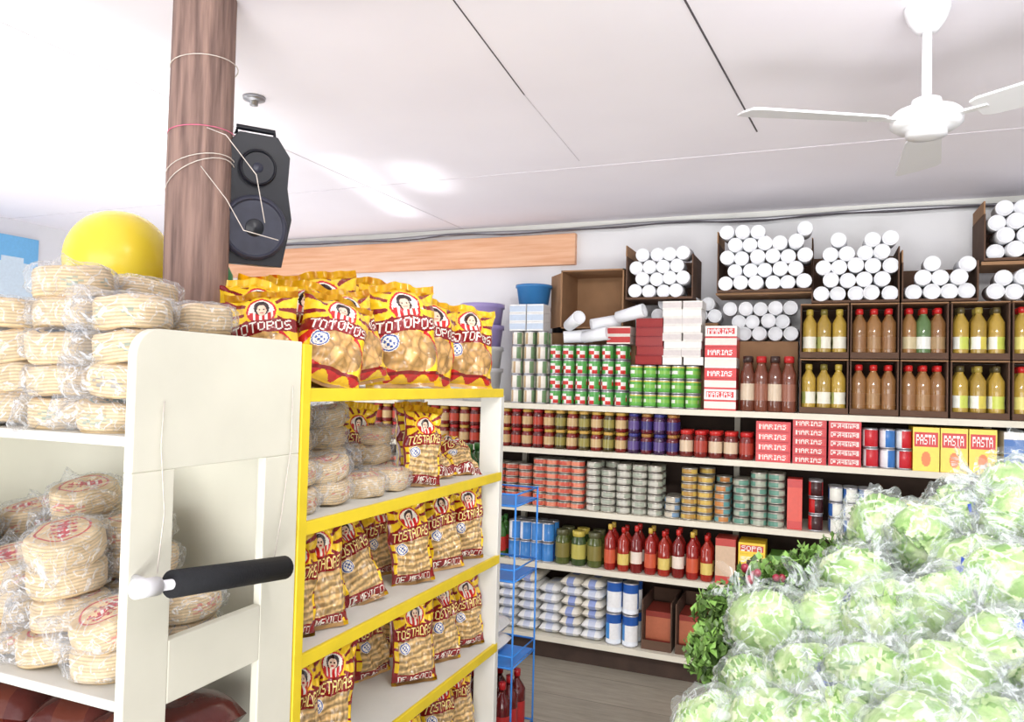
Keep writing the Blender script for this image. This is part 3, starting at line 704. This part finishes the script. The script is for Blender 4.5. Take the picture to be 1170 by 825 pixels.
# ------------------------------------------------------------ lettuce
def lettuce(seed):
    q=Part(); n,k=84,56; rs=random.Random(seed)
    L_=[]
    for i in range(12):
        d=Vector((rs.uniform(-1,1),rs.uniform(-1,1),rs.uniform(-.6,1))).normalized(); L_.append((d,rs.uniform(.30,.62)))
    info=[]
    for j in range(k+1):
        th=pi*j/k
        for i in range(n):
            a=2*pi*i/n; d=Vector((math.sin(th)*math.cos(a),math.sin(th)*math.sin(a),math.cos(th)))
            r=1.0+.12*noise.noise(d*1.6+Vector((seed,0,0))); lev=0;ax=None;edge=0
            for li,(dd,c0) in enumerate(L_):
                e=d.dot(dd)-(c0+.15*noise.noise(d*5+Vector((li,seed,0))))
                if e>0: lev=li+1; ax=dd; edge=e
            r+=.011*lev+(.09*max(0,1-edge/.08) if lev else 0)
            r+=.06*abs(noise.noise(d*5+Vector((seed*2,lev*3,0))))
            vein=0
            if ax is not None:
                t1=ax.cross(Vector((.3,.2,1))).normalized(); t2=ax.cross(t1); A=math.atan2(d.dot(t2),d.dot(t1)); vein=max(0,math.cos(A*4+3*noise.noise(d*3)))**12
            r+=.03*vein
            q.V.append((d.x*r,d.y*r,d.z*r*.93)); info.append((lev,edge,vein))
    for j in range(k):
        for i in range(n):
            lev,edge,vein=info[j*n+i]; d=Vector(q.V[j*n+i])
            nn=noise.noise(d*2.2+Vector((seed,5,0))); m_=.45+.8*nn+.25*noise.noise(d*11)
            m_=max(0,min(1,m_))
            c=[128+74*m_,168+46*m_,86+84*m_]
            if edge<.05 and lev: c=[112,152,70]
            if vein>.45: c=[206,220,176]
            q.face((j*n+i,(j+1)*n+i,(j+1)*n+(i+1)%n,j*n+(i+1)%n),c,'leafy',True)
    o=Part().join(q,SC(.066,.066,.066))
    w_=Part(); n2,k2=52,40
    tag=Vector((rs.uniform(-1,1),rs.uniform(-1,1),rs.uniform(-.2,.5))).normalized()
    for j in range(k2+1):
        th=pi*j/k2
        for i in range(n2):
            a=2*pi*i/n2; d=Vector((math.sin(th)*math.cos(a),math.sin(th)*math.sin(a),math.cos(th)))
            cr=abs(noise.noise(d*2.2+Vector((seed*3.1,0,0))))*.36+abs(noise.noise(d*6+Vector((0,seed*2.0,0))))*.16
            r=.078*(1.0+cr)
            x,y,z=d.x*r,d.y*r,d.z*r
            if th<.75:
                t_=(1-th/.75)
                if t_>.35: 
                    s_=(t_-.35)/.65; fr=.012+.045*s_*(1+.6*math.sin(a*5+seed)+.3*math.sin(a*11)) 
                    x=math.cos(a)*fr; y=math.sin(a)*fr; z=.078+.06*s_+.014*math.sin(a*5+seed)
            w_.V.append((x,y,z))
    for j in range(1,k2):
        for i in range(n2):
            th=pi*(j+.5)/k2;a=2*pi*(i+.5)/n2; d=Vector((math.sin(th)*math.cos(a),math.sin(th)*math.sin(a),math.cos(th)))
            e=d.dot(tag); mt='lettuce_film'; cc=(255,255,255)
            if e>.98 and seed%2 and (i+j)%3: mt='print_gloss'; cc=(50,80,180)
            w_.face((j*n2+i,(j+1)*n2+i,(j+1)*n2+(i+1)%n2,j*n2+(i+1)%n2),cc,mt,True)
    o.join(w_); 
    return o.mesh('bagged_lettuce')
LT=[lettuce(s) for s in (1,2,3,4,5,6)]
HD=[(.41,2.06,1.33),(.392,1.895,1.28),(.304,2.13,1.24),(.128,2.10,1.205),(.211,1.95,1.21),(.316,1.864,1.19),(.091,1.874,1.13),(.349,1.71,1.17),(.234,1.663,1.12),(.122,1.672,1.08),(.002,1.753,1.06),(-.095,1.735,1.02),(.298,1.507,1.09),(.198,1.433,1.057),(.09,1.462,1.04),(-.015,1.543,1.00),(-.12,1.555,.957),(.254,1.32,1.02),(.146,1.29,1.01),(.03,1.35,.973),(-.067,1.39,.94),(-.165,1.448,.905),(.45,1.80,1.24),(.50,1.98,1.31),(.44,1.62,1.18),(.40,1.45,1.11),(.36,1.30,1.04),(.52,2.15,1.35),(.25,2.02,1.10),(.15,1.80,1.0),(.25,1.55,.98),(.1,1.55,.93),(0,1.62,.93)]
EL=empty('lettuce_pile',(.1,1.6,.9)); LM=T(.1,1.6,.9).inverted()
for i,(x,y,z) in enumerate(HD):
    o=bpy.data.objects.new('lettuce',LT[(i*5+i//6)%6]); scene.collection.objects.link(o); o.parent=EL
    s_=R.uniform(.98,1.18); o.matrix_local=LM@T(x+R.uniform(-.012,.012),y,z+R.uniform(-.014,.014))@RZ(R.uniform(0,6.28))@RX(R.uniform(-1.5,1.5))@RY(R.uniform(-1.1,1.1))@SC(s_,s_*R.uniform(.95,1.1),s_*R.uniform(.88,1.0))
P=Part()
P.join(prism([(1.20,.76),(2.35,1.00),(2.35,1.04),(1.20,.80)],'X',-.20,.75,'dark_wood'))
P.join(box(-.20,.75,1.17,1.20,.70,.86,'dark_wood'))
for x in (-.18,.70):
    for y in (1.21,2.28): P.join(box(x,x+.05,y,y+.05,0,.77 if y<2 else .98,'dark_wood'))
P.obj('produce_table')
P=Part()
for c0,rad,cnt in (((-.20,1.88,1.0),.075,900),((-.13,2.0,1.05),.07,800),((-.22,1.76,.95),.06,600),((-.03,2.05,1.09),.06,500),((.05,2.12,1.12),.06,400)):
    for i in range(cnt):
        v=Vector((R.gauss(0,1),R.gauss(0,1),R.gauss(0,1))).normalized()*rad*R.uniform(.3,1.15); c=Vector(c0)+v
        M=T(*c)@RZ(R.uniform(0,6.3))@RX(R.uniform(0,6.3)); s_=R.uniform(.006,.014)
        o_=len(P.V); P.V.extend([tuple(M@Vector(q)) for q in ((0,-s_,0),(s_*.8,0,s_*.2),(0,s_*1.3,0),(-s_*.8,0,s_*.2))])
        g=R.uniform(.6,1.15); P.face((o_,o_+1,o_+2,o_+3),(118*g,158*g,76*g),'leafy')
    for i in range(14):
        P.join(tube([(c0[0]+R.gauss(0,.02),c0[1]+R.gauss(0,.02),c0[2]-rad*1.2),(c0[0]+R.gauss(0,.04),c0[1]+R.gauss(0,.04),c0[2]+rad*.6)],.0015,'leafy',4,col=(140,180,90)))
P.obj('cilantro_bunches')
P=Part()
for i in range(6): P.join(simple_lathe([(.001,-.014),(.007,-.010),(.010,0),(.008,.008),(.003,.011)],'print_gloss',12,(150,40,62)),T(-.13+R.gauss(0,.025),1.93+R.gauss(0,.02),1.10+R.uniform(-.015,.015))@RX(R.uniform(-2,2)))
P.obj('radishes')
# ------------------------------------------------------------ lights
w=bpy.data.worlds.new('world'); scene.world=w; w.use_nodes=True
w.node_tree.nodes['Background'].inputs[0].default_value=(.94,.97,1,1); w.node_tree.nodes['Background'].inputs[1].default_value=1.15
def area(name,loc,target,sx,sy,power,col=(1,1,1),spread=180):
    l=bpy.data.lights.new(name,'AREA'); l.shape='RECTANGLE'; l.size=sx; l.size_y=sy; l.energy=power; l.color=col; l.spread=math.radians(spread)
    o=bpy.data.objects.new(name,l); scene.collection.objects.link(o); o.location=loc; o.rotation_euler=(Vector(target)-Vector(loc)).to_track_quat('-Z','Y').to_euler(); return o
area('assumed_front_fill',(-.3,-2.7,1.3),(-.1,2.4,2.3),5.0,2.0,105,(1,.99,.98))  # added lamp behind the camera, for daylight assumed through the open front
area('assumed_side_fill',(-4.7,.9,1.2),(-2.2,2.4,2.55),1.8,1.8,34,(1,.99,.98))  # added lamp beside the solid left wall, light assumed from that side
area('overhead_fill',(.2,.9,2.5),(-.2,4.0,.6),1.2,.15,20,(1,.98,.95),spread=120)  # added fill lamp out of view, aimed down at the back shelves
area('ceiling_fill_near',(.4,-.9,.12),(.3,1.6,2.55),2.6,1.2,60,(1,.99,.99),spread=110)  # added unseen uplight, low by the camera, to brighten the ceiling
area('ceiling_fill_left',(-3.2,2.8,.12),(-2.9,3.0,2.55),1.8,2.2,24,(1,.99,.99),spread=120)  # added lamp hidden behind the racks, lifts the left part of the ceiling
def patch(name,x,y,sx,sy,rot,power,z=1.0,spread=6):
    l=bpy.data.lights.new(name,'AREA'); l.shape='RECTANGLE'; l.size=sx; l.size_y=sy; l.energy=power; l.spread=math.radians(spread)
    o=bpy.data.objects.new(name,l); scene.collection.objects.link(o); o.location=(x,y,z); o.rotation_euler=(pi,0,rot)
patch('added_patch_lamp_1',-1.85,3.25,.14,.5,.2,.2,spread=14); patch('added_patch_lamp_2',-2.25,3.55,.10,1.5,.25,.45,spread=12); patch('added_patch_lamp_3',-2.5,1.9,.7,1.2,.2,3,spread=45)  # added hidden uplights that throw the bright patches onto the ceiling
scene.view_settings.view_transform='Standard'; scene.view_settings.exposure=0.09
